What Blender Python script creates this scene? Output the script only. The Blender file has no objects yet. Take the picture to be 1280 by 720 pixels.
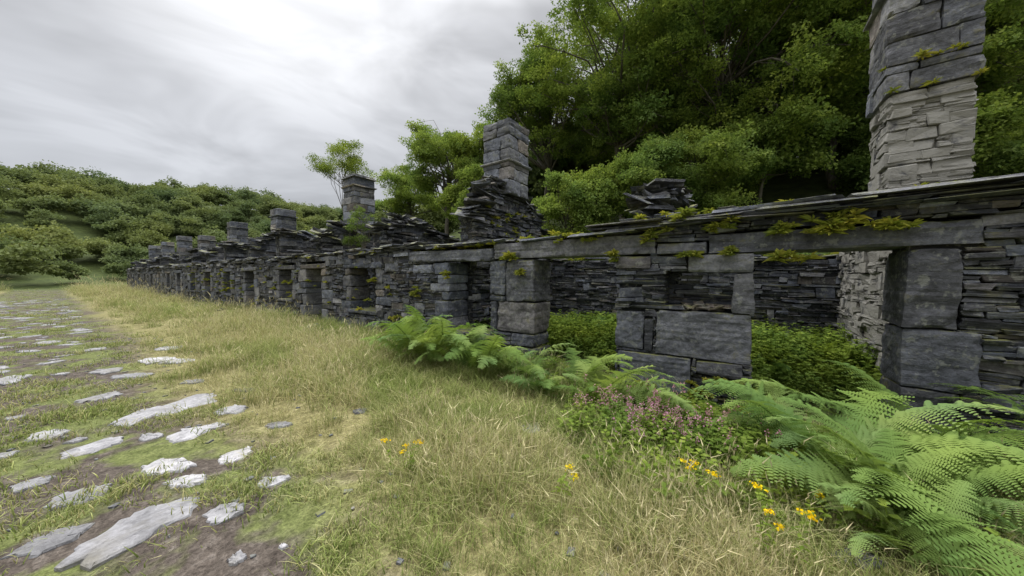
import bpy, math, random
import numpy as np
from mathutils import Vector, Matrix
random.seed(7); rng=np.random.default_rng(7)
S=bpy.context.scene
S.view_settings.view_transform='Standard'; S.view_settings.look='None'; S.view_settings.exposure=0

# ------------------------------------------------------------- helpers
def hsh(i,j,s=0):
    n=(i.astype(np.int64)*374761393+j.astype(np.int64)*668265263+s*982451653)&0x7fffffff
    n=((n^(n>>13))*1274126177)&0x7fffffff
    return ((n^(n>>16))&0xffff)/65535.0
def vn(x,y,s=0):
    x=np.asarray(x,float);y=np.asarray(y,float)
    i=np.floor(x);j=np.floor(y);fx=x-i;fy=y-j
    fx=fx*fx*(3-2*fx);fy=fy*fy*(3-2*fy)
    a=hsh(i,j,s);b=hsh(i+1,j,s);c=hsh(i,j+1,s);d=hsh(i+1,j+1,s)
    return (a*(1-fx)+b*fx)*(1-fy)+(c*(1-fx)+d*fx)*fy
def ss(a,b,x):
    t=np.clip((np.asarray(x,float)-a)/(b-a),0,1);return t*t*(3-2*t)
def gnd(x,y):
    x=np.asarray(x,float);y=np.asarray(y,float)
    h=.07*(vn(x*.6,y*.6,1)-.5)+.03*(vn(x*2.1,y*2.1,2)-.5)
    h=h-.42*np.exp(-((x-5.3)**2/4.0+(y-.0)**2/7.0))
    h=h+.05*ss(1.3,2.6,x)*(1-ss(4,5.4,x))
    hill=np.clip((x-12)*.5,0,10)*(1-ss(20,50,y)*.68)
    h=h+hill
    h=h+25*ss(74,165,y)+5*ss(20,80,-x)
    return h
FW=(.816,.578);RT=(.578,-.816)
def W(X,d):
    l=(X-640)/410*d
    return d*FW[0]+l*RT[0], d*FW[1]+l*RT[1]
def G(X,Y,z=0.0):
    d=(1.6-z)*410/(Y-346); return W(X,d)

class Acc:
    def __init__(s): s.v=[];s.f=[];s.c=[];s.n=0
    def add(s,v,f,c):
        v=np.asarray(v,float)
        o=s.n; s.v.append(v); s.n+=len(v)
        s.f.extend([tuple(o+i for i in q) for q in f])
        c=np.asarray(c,float)
        if c.ndim==1: c=np.tile(c,(len(v),1))
        s.c.append(c)
def mkmesh(name,v,f,c=None,mat=None,smooth=False):
    me=bpy.data.meshes.new(name)
    me.from_pydata(np.asarray(v).tolist(),[],f)
    if c is not None:
        c=np.asarray(c,float)
        a=me.attributes.new('col','FLOAT_COLOR','POINT')
        cc=np.ones((len(c),4));cc[:,:c.shape[1]]=c
        a.data.foreach_set('color',cc.ravel())
    if mat: me.materials.append(mat)
    if smooth: me.polygons.foreach_set('use_smooth',[True]*len(me.polygons))
    me.update()
    return me
def accobj(name,acc,mat,parent=None,smooth=False,link=True):
    me=mkmesh(name,np.concatenate(acc.v),acc.f,np.concatenate(acc.c),mat,smooth)
    ob=bpy.data.objects.new(name,me)
    if link: S.collection.objects.link(ob)
    if parent: ob.parent=parent
    return ob
def empty(name,loc=(0,0,0)):
    e=bpy.data.objects.new(name,None);S.collection.objects.link(e);e.location=loc;e.empty_display_size=.3
    return e

# ------------------------------------------------------------- materials
def newmat(name):
    m=bpy.data.materials.new(name);m.use_nodes=True
    nt=m.node_tree;nt.nodes.clear()
    return m,nt
def ramp(nt,fac,stops):
    r=nt.nodes.new('ShaderNodeValToRGB')
    e=r.color_ramp.elements
    while len(e)<len(stops): e.new(.5)
    for i,(p,c) in enumerate(stops):
        e[i].position=p;e[i].color=(c[0],c[1],c[2],1) if not isinstance(c,(int,float)) else (c,c,c,1)
    nt.links.new(fac,r.inputs[0]);return r.outputs[0]
def mix(nt,fac,a,b,mode='MIX'):
    m=nt.nodes.new('ShaderNodeMix');m.data_type='RGBA';m.blend_type=mode
    for s,val in ((m.inputs[0],fac),(m.inputs[6],a),(m.inputs[7],b)):
        if isinstance(val,bpy.types.NodeSocket): nt.links.new(val,s)
        elif isinstance(val,(int,float)): s.default_value=val if s.type=='VALUE' else (val,val,val,1)
        else: s.default_value=(*val,1)
    return m.outputs[2]
def math_(nt,op,a,b=0.0,clamp=False):
    m=nt.nodes.new('ShaderNodeMath');m.operation=op;m.use_clamp=clamp
    for s,val in ((m.inputs[0],a),(m.inputs[1],b)):
        if isinstance(val,bpy.types.NodeSocket): nt.links.new(val,s)
        else: s.default_value=val
    return m.outputs[0]
def noise(nt,vec,scale,detail=4,rough=.55,dist=0):
    n=nt.nodes.new('ShaderNodeTexNoise');n.inputs['Scale'].default_value=scale
    n.inputs['Detail'].default_value=detail;n.inputs['Roughness'].default_value=rough
    n.inputs['Distortion'].default_value=dist
    if vec: nt.links.new(vec,n.inputs['Vector'])
    return n.outputs['Fac']
def objvec(nt,scale=(1,1,1)):
    t=nt.nodes.new('ShaderNodeTexCoord');m=nt.nodes.new('ShaderNodeMapping')
    m.inputs['Scale'].default_value=scale
    nt.links.new(t.outputs['Object'],m.inputs['Vector']);return m.outputs[0]
def attr(nt):
    a=nt.nodes.new('ShaderNodeAttribute');a.attribute_name='col'
    s=nt.nodes.new('ShaderNodeSeparateColor');nt.links.new(a.outputs['Color'],s.inputs[0])
    return s.outputs[0],s.outputs[1],s.outputs[2]
def bump(nt,h,strength,dist,normal=None):
    b=nt.nodes.new('ShaderNodeBump');b.inputs['Strength'].default_value=strength;b.inputs['Distance'].default_value=dist
    nt.links.new(h,b.inputs['Height'])
    if normal: nt.links.new(normal,b.inputs['Normal'])
    return b.outputs[0]
def finish(nt,col,rough=.8,nrm=None,spec=.3):
    p=nt.nodes.new('ShaderNodeBsdfPrincipled');o=nt.nodes.new('ShaderNodeOutputMaterial')
    if isinstance(col,bpy.types.NodeSocket): nt.links.new(col,p.inputs['Base Color'])
    else: p.inputs['Base Color'].default_value=(*col,1)
    if isinstance(rough,bpy.types.NodeSocket): nt.links.new(rough,p.inputs['Roughness'])
    else: p.inputs['Roughness'].default_value=rough
    p.inputs['Specular IOR Level'].default_value=spec
    if nrm: nt.links.new(nrm,p.inputs['Normal'])
    nt.links.new(p.outputs[0],o.inputs[0]);return p

def slate_mat(name,mortar=False):
    m,nt=newmat(name)
    tone,g,b=attr(nt)      # b: 1 = dressed block, 0 = thin slate
    v=objvec(nt);vs=objvec(nt,(1,1,1.8))
    base=ramp(nt,tone,[(0,(.014,.015,.018)),(.35,(.050,.052,.061)),(.7,(.105,.109,.126)),(1,(.24,.24,.255))])
    hue=ramp(nt,g,[(0,(.90,.97,1.10)),(.5,(1,1,1)),(.88,(1.04,1.0,.95)),(1,(1.22,1.03,.80))])
    base=mix(nt,1.0,base,hue,'MULTIPLY')
    n1=noise(nt,vs,2.6,4,.65,.4)
    base=mix(nt,1.0,base,ramp(nt,n1,[(.3,.45),(.5,1.0),(.72,1.65)]),'MULTIPLY')
    n2=noise(nt,v,17,4,.75)
    base=mix(nt,1.0,base,ramp(nt,n2,[(.3,.55),(.5,1.0),(.72,1.5)]),'MULTIPLY')
    n3=noise(nt,v,8,3,.7)
    lm=ramp(nt,n3,[(.56,0.0),(.64,.5)])
    base=mix(nt,lm,base,(.22,.225,.195))
    om=ramp(nt,n1,[(.54,0.0),(.66,.6)])
    base=mix(nt,mix(nt,1.0,om,ramp(nt,n3,[(.40,1.0),(.54,0.0)]),'MULTIPLY'),base,(.13,.12,.05))
    ge=nt.nodes.new('ShaderNodeNewGeometry');sx=nt.nodes.new('ShaderNodeSeparateXYZ')
    nt.links.new(ge.outputs['True Normal'],sx.inputs[0])
    up=ramp(nt,sx.outputs[2],[(.5,0.0),(.9,1.0)])
    mm=mix(nt,1.0,up,ramp(nt,n1,[(.45,0.0),(.56,.85)]),'MULTIPLY')
    base=mix(nt,mm,base,(.14,.145,.04))
    if mortar:
        base=mix(nt,ramp(nt,n1,[(.33,0.0),(.46,.85)]),base,(.26,.25,.225))
    hb=noise(nt,objvec(nt,(1,1,9)),7,3,.7)
    h=mix(nt,b,hb,n1)
    nb=bump(nt,h,.8,.035);nb=bump(nt,n2,.7,.016,nb)
    rg=ramp(nt,n2,[(.3,.55),(.7,.9)])
    finish(nt,base,rg,nb,.3)
    return m
M_slate=slate_mat('slate');M_mort=slate_mat('slate_mortared',True)

def leaf_mat(name,stops,trans=.35,rough=.6,varpos=.35):
    m,nt=newmat(name)
    r,g,b=attr(nt)
    oi=nt.nodes.new('ShaderNodeObjectInfo')
    f=math_(nt,'ADD',math_(nt,'MULTIPLY',r,.5),math_(nt,'MULTIPLY',oi.outputs['Random'],.5))
    col=ramp(nt,f,stops)
    ge=nt.nodes.new('ShaderNodeNewGeometry')
    n=noise(nt,ge.outputs['Position'],varpos,1)
    col=mix(nt,1.0,col,ramp(nt,n,[(.3,(.72,.8,.85)),(.7,(1.28,1.16,.9))]),'MULTIPLY')
    d=nt.nodes.new('ShaderNodeBsdfDiffuse')
    t=nt.nodes.new('ShaderNodeBsdfTranslucent');mx=nt.nodes.new('ShaderNodeMixShader');mx.inputs[0].default_value=trans
    o=nt.nodes.new('ShaderNodeOutputMaterial')
    nt.links.new(col,d.inputs[0])
    tc=mix(nt,1.0,col,(1.2,1.22,.75),'MULTIPLY')
    nt.links.new(tc,t.inputs[0])
    nt.links.new(d.outputs[0],mx.inputs[1]);nt.links.new(t.outputs[0],mx.inputs[2]);nt.links.new(mx.outputs[0],o.inputs[0])
    return m
M_oak=leaf_mat('oak_leaf',[(0,(.075,.12,.035)),(.5,(.145,.21,.055)),(1,(.28,.35,.11))],.40)
M_light=leaf_mat('shrub_leaf',[(0,(.10,.15,.045)),(.5,(.19,.265,.075)),(1,(.33,.40,.13))],.40)
M_far=leaf_mat('far_leaf_hazed',[(0,(.10,.13,.065)),(.5,(.155,.195,.095)),(1,(.23,.27,.14))],.3,.7,.05)  # lightened green: distance haze is put into the leaf colour
M_fern=leaf_mat('fern_leaf',[(0,(.08,.14,.04)),(.5,(.15,.235,.07)),(1,(.26,.34,.13))],.35,.5,1.5)
M_herb=leaf_mat('herb_leaf',[(0,(.07,.12,.025)),(.5,(.15,.22,.045)),(1,(.26,.34,.08))],.38,.5,1.2)
M_wallp=leaf_mat('wall_plant_leaf',[(0,(.13,.17,.035)),(.5,(.25,.28,.06)),(1,(.42,.39,.10))],.3,.5,2)
M_yel=leaf_mat('yellow_petal',[(0,(.6,.42,.01)),(1,(.85,.68,.03))],.3)
M_pink=leaf_mat('pink_petal',[(0,(.32,.14,.26)),(1,(.58,.36,.48))],.3)
def grass_mat():
    m,nt=newmat('grass_blade')
    r,g,b=attr(nt)  # r height, g straw amount, b random
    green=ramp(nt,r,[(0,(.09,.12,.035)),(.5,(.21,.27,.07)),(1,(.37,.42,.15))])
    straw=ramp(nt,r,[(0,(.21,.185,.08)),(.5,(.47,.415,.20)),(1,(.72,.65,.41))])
    ge=nt.nodes.new('ShaderNodeNewGeometry')
    n=noise(nt,ge.outputs['Position'],.9,2,.6)
    f=math_(nt,'ADD',g,math_(nt,'MULTIPLY',math_(nt,'SUBTRACT',n,.53),1.7),True)
    col=mix(nt,f,green,straw)
    vv=math_(nt,'ADD',.68,math_(nt,'MULTIPLY',b,.6))
    cb=nt.nodes.new('ShaderNodeCombineColor')
    for i in range(3): nt.links.new(vv,cb.inputs[i])
    col=mix(nt,1.0,col,cb.outputs[0],'MULTIPLY')
    d=nt.nodes.new('ShaderNodeBsdfDiffuse');t=nt.nodes.new('ShaderNodeBsdfTranslucent');mx=nt.nodes.new('ShaderNodeMixShader');mx.inputs[0].default_value=.35
    o=nt.nodes.new('ShaderNodeOutputMaterial')
    nt.links.new(col,d.inputs[0]);nt.links.new(col,t.inputs[0]);nt.links.new(d.outputs[0],mx.inputs[1]);nt.links.new(t.outputs[0],mx.inputs[2]);nt.links.new(mx.outputs[0],o.inputs[0])
    return m
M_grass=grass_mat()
def bark_mat():
    m,nt=newmat('bark')
    v=objvec(nt,(1,1,.3));n=noise(nt,v,6,3,.7)
    c=ramp(nt,n,[(.3,(.05,.045,.035)),(.6,(.14,.125,.10)),(.8,(.22,.21,.17))])
    finish(nt,c,.9,bump(nt,n,.8,.04));return m
M_bark=bark_mat()

# ------------------------------------------------------------- scatter helper (geometry nodes)
def scatter(name,pts,rots,scl,idx,objs,parent=None):
    pts=np.asarray(pts,float);n=len(pts)
    coll=bpy.data.collections.new(name+'_source')
    for o in objs: coll.objects.link(o)
    me=bpy.data.meshes.new(name);me.vertices.add(n);me.vertices.foreach_set('co',pts.ravel())
    a=me.attributes.new('rot','FLOAT_VECTOR','POINT');a.data.foreach_set('vector',np.asarray(rots,float).ravel())
    a=me.attributes.new('scl','FLOAT','POINT');a.data.foreach_set('value',np.asarray(scl,float))
    a=me.attributes.new('idx','INT','POINT');a.data.foreach_set('value',np.asarray(idx,np.int32))
    ob=bpy.data.objects.new(name,me);S.collection.objects.link(ob)
    if parent: ob.parent=parent
    ng=bpy.data.node_groups.new(name+'_scatter','GeometryNodeTree')
    ng.interface.new_socket('Geometry',in_out='INPUT',socket_type='NodeSocketGeometry')
    ng.interface.new_socket('Geometry',in_out='OUTPUT',socket_type='NodeSocketGeometry')
    L=ng.links
    gi=ng.nodes.new('NodeGroupInput');go=ng.nodes.new('NodeGroupOutput')
    ip=ng.nodes.new('GeometryNodeInstanceOnPoints');ci=ng.nodes.new('GeometryNodeCollectionInfo')
    ci.inputs['Collection'].default_value=coll;ci.inputs['Separate Children'].default_value=True;ci.inputs['Reset Children'].default_value=True
    ip.inputs['Pick Instance'].default_value=True
    def na(nm,t):
        q=ng.nodes.new('GeometryNodeInputNamedAttribute');q.data_type=t;q.inputs['Name'].default_value=nm
        return next(o for o in q.outputs if o.enabled and o.name=='Attribute')
    er=ng.nodes.new('FunctionNodeEulerToRotation')
    L.new(na('rot','FLOAT_VECTOR'),er.inputs[0])
    L.new(gi.outputs[0],ip.inputs['Points']);L.new(ci.outputs[0],ip.inputs['Instance'])
    L.new(na('idx','INT'),ip.inputs['Instance Index']);L.new(er.outputs[0],ip.inputs['Rotation']);L.new(na('scl','FLOAT'),ip.inputs['Scale'])
    L.new(ip.outputs[0],go.inputs[0])
    md=ob.modifiers.new('scatter','NODES');md.node_group=ng
    return ob

# ------------------------------------------------------------- ground
def axis(fine0,fine1,step,lo,hi):
    a=list(np.arange(fine0,fine1,step));s=step;x=fine1
    while x<hi: a.append(x);s*=1.16;x+=s
    a.append(hi);s=step;x=fine0-step
    while x>lo: a.insert(0,x);s*=1.16;x-=s
    a.insert(0,lo);return np.array(a)
xs=axis(-4,14,.12,-400,500);ys=axis(-5,22,.12,-300,600)
XX,YY=np.meshgrid(xs,ys,indexing='ij');ZZ=gnd(XX,YY)
def pathedge(y):
    y=np.asarray(y,float)
    return .78+.6*(vn(y*.55,y*0+3.3,5)-.5)+.45*np.exp(-((y-2.6)/1.1)**2)
def dirtmask(x,y):
    e=pathedge(y)
    inside=1-ss(e-.15,e+.7,x)
    return inside*ss(-2.9,-2.3,x)
DM=dirtmask(XX,YY)
nx,ny=len(xs),len(ys)
V=np.stack([XX.ravel(),YY.ravel(),ZZ.ravel()],1)
ii,jj=np.meshgrid(np.arange(nx-1),np.arange(ny-1),indexing='ij');a=(ii*ny+jj).ravel()
F=np.stack([a,a+ny,a+ny+1,a+1],1).tolist()
def ground_mat():
    m,nt=newmat('ground')
    p,g,b=attr(nt)
    v=objvec(nt)
    n1=noise(nt,v,1.3,4,.6);n2=noise(nt,v,9,4,.7);n3=noise(nt,v,45,3,.7)
    dirt=ramp(nt,n2,[(.3,(.045,.036,.030)),(.55,(.10,.083,.070)),(.75,(.19,.165,.145))])
    moss=ramp(nt,n2,[(.3,(.07,.085,.025)),(.7,(.17,.19,.07))])
    pth=mix(nt,ramp(nt,n1,[(.47,0.0),(.56,1.0)]),dirt,moss)
    gr=ramp(nt,n2,[(.3,(.11,.10,.04)),(.5,(.20,.18,.08)),(.7,(.31,.28,.14))])
    far=ramp(nt,n1,[(.3,(.04,.055,.02)),(.7,(.09,.115,.035))])
    c=mix(nt,p,gr,pth);c=mix(nt,g,c,far)
    c=mix(nt,1.0,c,ramp(nt,n3,[(.3,.55),(.7,1.45)]),'MULTIPLY')
    nb=bump(nt,n2,.7,.06);nb=bump(nt,n3,.8,.02,nb)
    finish(nt,c,.95,nb,.15);return m
far=np.clip(ss(11.0,13,XX)+ss(60,75,YY)+ss(18,30,-XX)+ss(5.6,6.2,XX),0,1)
C=np.stack([DM.ravel(),far.ravel(),np.zeros(nx*ny)],1)
me=mkmesh('ground',V,F,C,ground_mat(),True)
ob=bpy.data.objects.new('ground',me);S.collection.objects.link(ob)

# ------------------------------------------------------------- stones
CORN=np.array([[sx,sy,sz] for sx in(-1,1) for sy in(-1,1) for sz in(-1,1)],float)
BF=[(0,1,3,2),(4,6,7,5),(0,4,5,1),(2,3,7,6),(0,2,6,4),(1,5,7,3)]
def _topo():
    cid={tuple(c.astype(int)):i for i,c in enumerate(CORN)}
    fs=[]
    for ax in range(3):
        o=[k for k in range(3) if k!=ax]
        for s in(-1,1):
            q=[]
            for (p,r) in((-1,-1),(1,-1),(1,1),(-1,1)):
                c=[0,0,0];c[ax]=s;c[o[0]]=p;c[o[1]]=r;q.append(cid[tuple(c)]*3+ax)
            fs.append(q)
        for p in(-1,1):
            for r in(-1,1):
                c1=[0,0,0];c1[ax]=-1;c1[o[0]]=p;c1[o[1]]=r;c2=list(c1);c2[ax]=1
                i1=cid[tuple(c1)];i2=cid[tuple(c2)]
                fs.append([i1*3+o[0],i2*3+o[0],i2*3+o[1],i1*3+o[1]])
    for i in range(8): fs.append([i*3,i*3+1,i*3+2])
    pos=np.array([[CORN[i][k]*(1 if k==ax else .8) for k in range(3)] for i in range(8) for ax in range(3)])
    out=[]
    for q in fs:
        P=pos[q];n=np.cross(P[1]-P[0],P[2]-P[0])
        if n@P.mean(0)<0: q=q[::-1]
        out.append(tuple(q))
    return out
CF=_topo()
BF2=[]
for q in BF:
    P=CORN[list(q)];n=np.cross(P[1]-P[0],P[2]-P[0])
    BF2.append(tuple(q) if n@P.mean(0)>0 else tuple(q[::-1]))
def place(loc,c,U,Nn,tilt,roll,yaw):
    ct,st=math.cos(tilt),math.sin(tilt)
    u,n,z=loc[:,0],loc[:,1],loc[:,2]
    u,z=u*ct-z*st,u*st+z*ct
    if roll: cr,sr=math.cos(roll),math.sin(roll);n,z=n*cr-z*sr,n*sr+z*cr
    if yaw: cy,sy=math.cos(yaw),math.sin(yaw);u,n=u*cy-n*sy,u*sy+n*cy
    return np.stack([c[0]+U[0]*u+Nn[0]*n,c[1]+U[1]*u+Nn[1]*n,c[2]+z],1)
def stone(acc,c,U,Nn,h,jit=(.0,.0,.0),tilt=0.,yaw=0.,roll=0.,tone=.5,cham=0.,hue=None):
    h=np.array(h)
    loc=CORN*h+rng.uniform(-1,1,(8,3))*np.array(jit)
    if cham>0:
        ch=min(cham,h.min()*.6)
        L=np.repeat(loc,3,0)
        for k in range(24):
            i,ax=divmod(k,3)
            for a_ in range(3):
                if a_!=ax: L[k,a_]-=CORN[i,a_]*ch*rng.uniform(.4,1.9)
        loc=L;f=CF
    else: f=BF2
    acc.add(place(loc,c,U,Nn,tilt,roll,yaw),f,(min(1,max(0,tone)),rng.random() if hue is None else hue,1. if min(h)>.05 else 0.))
def roughblock(acc,c,U,Nn,h,jit,tilt=0.,yaw=0.,tone=.5,r=.024,amp=.014,step=.035,bed=.012):
    """dressed slate block with worn, chipped arrises and a hand-split face (real geometry)"""
    h=np.array(h,float);vs=[];fs=[];o=0
    n=[max(2,int(2*h[k]/step)) for k in range(3)]
    for ax in range(3):
        a,b=[k for k in range(3) if k!=ax]
        A=np.linspace(-1,1,n[a]+1);Bq=np.linspace(-1,1,n[b]+1)
        gA,gB=np.meshgrid(A,Bq,indexing='ij')
        for s in(-1,1):
            P=np.zeros((gA.size,3));P[:,a]=gA.ravel();P[:,b]=gB.ravel();P[:,ax]=s
            vs.append(P)
            i,j=np.meshgrid(np.arange(n[a]),np.arange(n[b]),indexing='ij');q=(i*(n[b]+1)+j).ravel()+o
            Q=np.stack([q,q+n[b]+1,q+n[b]+2,q+1],1)
            flip=(s<0)^(ax==1)
            if flip: Q=Q[:,::-1]
            fs+=Q.tolist();o+=len(P)
    P=np.concatenate(vs)
    J=rng.uniform(-1,1,(8,3))*np.array(jit);t=(P+1)/2
    D=np.zeros_like(P)
    for k in range(8):
        w=np.ones(len(P))
        for ax in range(3): w*=t[:,ax] if CORN[k,ax]>0 else 1-t[:,ax]
        D+=w[:,None]*J[k]
    P=P*h;sd_=rng.integers(1000);ox=rng.uniform(0,50)
    nn=vn(P[:,0]*7+P[:,2]*4+ox,P[:,1]*7-P[:,2]*6+ox,sd_)
    rr=np.minimum(r*(.3+1.6*nn**1.5+1.6*(nn>.76)),h.min()*.7)
    inner=h[None,:]-rr[:,None]
    q=np.clip(P,-inner,inner);d=P-q;dl=np.linalg.norm(d,axis=1)+1e-9;d/=dl[:,None]
    P=q+d*rr[:,None]
    n2=vn(P[:,0]*13+P[:,2]*9+ox,P[:,1]*13-P[:,2]*12+ox,sd_+1)-.5
    n3=vn(P[:,0]*3.2+P[:,2]*2+ox,P[:,1]*3-P[:,2]*4+ox,sd_+3)-.5
    bd=vn(P[:,2]*32+ox,P[:,0]*1.6+P[:,1]*1.6,sd_+2)-.5
    P=P+d*(amp*n2+amp*1.8*n3+bed*bd)[:,None]*np.array([1,1,.4])+D
    acc.add(place(P,c,U,Nn,tilt,0,yaw),[tuple(x) for x in fs],(min(1,max(0,tone)),rng.random(),1.))
def rt(lo=.15,hi=.6): return float(rng.uniform(lo,hi))

def rubble(acc,O,U,Nn,u0,u1,zb,top,depth=.28,rects=(),hm=1.,lm=1.,tone=(.15,.55),cham=0,ztop=4.5,proud=.03,med=3.0):
    rects=list(rects)
    for k in range(int((u1-u0)*(min(ztop,2.3)-zb)*med/(hm*hm))):
        w=rng.uniform(.12,.42)*lm;h=rng.uniform(.06,.2)*hm;u=rng.uniform(u0,max(u0+.01,u1-w));z=rng.uniform(zb+.3,ztop)
        if z+h>top(u+w/2)-.02 or w>u1-u0: continue
        if all(u+w<r[0]-.0 or u>r[1]+.0 or z+h<r[2] or z>r[3] for r in rects):
            rects.append((u,u+w,z,z+h));pr=rng.uniform(-.02,.035)
            stone(acc,(O[0]+U[0]*(u+w/2)+Nn[0]*(pr-depth/2),O[1]+U[1]*(u+w/2)+Nn[1]*(pr-depth/2),z+h/2),U,Nn,(w/2-.006,depth/2,h/2-.004),(.02,.015,.016),tilt=rng.normal(0,.04),tone=rt(.3,.85),cham=.01 if cham else 0)
    z=zb
    while z<ztop:
        r=rng.random()
        h=rng.uniform(.02,.05) if r<.45 else (rng.uniform(.05,.085) if r<.8 else rng.uniform(.085,.15))
        h*=hm
        zm=z+h/2
        cuts=sorted([(a,b) for (a,b,c,d) in rects if c-h*.2<zm<d+h*.2])
        iv=[];cur=u0
        for a_,b_ in cuts:
            if a_>cur: iv.append((cur,min(a_,u1)))
            cur=max(cur,b_)
        if cur<u1: iv.append((cur,u1))
        for a_,b_ in iv:
            u=a_
            while u<b_-.02:
                l=rng.uniform(.10,.42)*lm*(1+h*2)
                if rng.random()<.1: l*=1.8
                if u+l>b_-.08: l=b_-u
                uc=u+l/2
                tp=top(uc)
                if zm<tp+rng.uniform(-.03,.03):
                    wv=.13*(float(vn(uc*.6,z*.6,11))-.5)*min(1,(z-zb))*(1 if zm<tp-.25 else .3)
                    if cuts: wv*=.4
                    pr=rng.uniform(-proud,proud)
                    if rng.random()<.10: pr+=proud*1.2
                    parts=[(zm,h)]
                    if h>.05*hm and rng.random()<.4:
                        q=rng.uniform(.35,.65);parts=[(z+h*q/2,h*q),(z+h*q+h*(1-q)/2,h*(1-q))]
                    for (zz,hh) in parts:
                        p2=pr+rng.uniform(-.012,.012)
                        stone(acc,(O[0]+U[0]*uc+Nn[0]*(p2-depth/2),O[1]+U[1]*uc+Nn[1]*(p2-depth/2),zz+wv),U,Nn,
                          (l/2-.004,depth/2,hh/2-.002),(.022,.018,min(.011,hh*.22)),tilt=rng.normal(0,.03),roll=rng.normal(0,.02),yaw=rng.normal(0,.03),tone=rng.uniform(*tone)+(.12 if h>.09*hm else 0)+(.25 if rng.random()<.12 else 0),cham=cham if hh>.05 else 0)
                u+=l
        z+=h
def blockrect(acc,rects,O,U,Nn,T,a,b,c,d,tone=None,cham=.018,proud=.015,dep=None,bed=.012):
    dep=dep or T
    if rects is not None: rects.append((a,b,c,d))
    pr=rng.uniform(0,proud*2);tone=rt(.5,.78) if tone is None else tone
    cc=(O[0]+U[0]*(a+b)/2+Nn[0]*(pr-dep/2),O[1]+U[1]*(a+b)/2+Nn[1]*(pr-dep/2),(c+d)/2);hh=((b-a)/2-.005,dep/2,(d-c)/2-.004)
    if -4<a<11: roughblock(acc,cc,U,Nn,hh,(.018,.018,.013),tilt=rng.normal(0,.012),tone=tone,bed=bed,step=.035 if a<5 else .05)
    else: stone(acc,cc,U,Nn,hh,(.014,.016,.011),tilt=rng.normal(0,.012),tone=tone,cham=cham)

T=.66;FX=5.4
FO=(FX,0.);FU=(0,1);FN=(-1,0)
fw=Acc();rects=[]
openings=[(-1.42,-.1,-.9,1.9),(1.72,3.3,-.9,1.94),(4.4,5.62,.38,1.94),(8.6,9.95,.62,1.86),(11.8,13.0,-.5,1.88),(14.2,15.4,.75,1.88),
          (18.2,19.4,-.5,1.86),(21.6,22.7,.75,1.86),(25.2,26.4,-.5,1.86),(28.6,29.8,.75,1.86),(32.6,33.8,-.5,1.86)]
y=36.2;w=True
while y<58: openings.append((y,y+1.15,.75 if w else -.5,1.86));w=not w;y+=3.6
openings+= [(-4.6,-3.4,.75,1.86),(-8,-6.9,-.6,1.86)]
for (a,b,c,d) in openings: rects.append((a,b,c,d))
B=lambda *k,**q: blockrect(fw,rects,FO,FU,FN,T,*k,**q)
# --- near window block
B(-.1,.69,1.66,1.92,tone=.74);B(-.1,.13,1.1,1.65,tone=.66);B(-.1,1.1,.42,1.09,tone=.68)
B(1.2,1.72,1.74,1.93,tone=.5);B(1.28,1.72,.44,1.05,tone=.70);B(.6,1.68,-.2,.40,tone=.60)
B(.7,1.5,1.1,1.17,tone=.3);B(1.14,1.26,.44,.95,tone=.3);B(-.12,.3,-.02,.18,tone=.45);B(.0,.55,.2,.40,tone=.4)
rects.append((.13,.98,1.1,1.66))
# pillar
B(3.3,3.98,1.1,1.93,tone=.62);B(3.99,4.4,1.22,1.93,tone=.5);B(3.99,4.4,1.1,1.21,tone=.3)
B(3.3,4.2,.48,1.09,tone=.74);B(4.21,4.4,.48,1.09,tone=.4)
B(3.28,4.0,-.02,.2,tone=.45);B(3.3,3.85,.22,.46,tone=.55);B(3.3,3.9,-.6,-.05,tone=.5)
B(-1.82,-1.42,1.05,1.9,tone=.42);B(-1.95,-1.42,.4,1.04,tone=.5);B(-1.85,-1.42,-.7,.39,tone=.42)
def jamb(e,sgn,z0,z1):
    z=z0;k=rng.integers(2)
    while z<z1-.02:
        h=rng.uniform(.16,.45)
        if z+h>z1-.12: h=z1-z
        w=rng.uniform(.45,.8) if k%2 else rng.uniform(.25,.42)
        k+=1
        a,b=(e,e+w) if sgn>0 else (e-w,e)
        B(a,b,z,z+h-.004,tone=rt(.45,.88));z+=h
for (a,b,c,d) in openings:
    if a in(-1.42,1.72): continue
    zb=-.15 if c<0 else c-.02
    jamb(b,1,zb,d)
    if a!=4.4: jamb(a,-1,zb,d)
    if c>0: B(a-.1,b+.12,c-.13,c-.01,tone=rt(.4,.7),proud=.03)
for k in range(120):
    u=rng.uniform(5.9,58) if k>40 else rng.uniform(5.9,14);w=rng.uniform(.3,.75);h=rng.uniform(.14,.36);z=rng.uniform(-.1,1.8)
    if all(u+w<r[0]-.02 or u>r[1]+.02 or z+h<r[2]-.02 or z>r[3]+.02 for r in rects): B(u,u+w,z,z+h,tone=rt(.4,.85),dep=.35)
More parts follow.
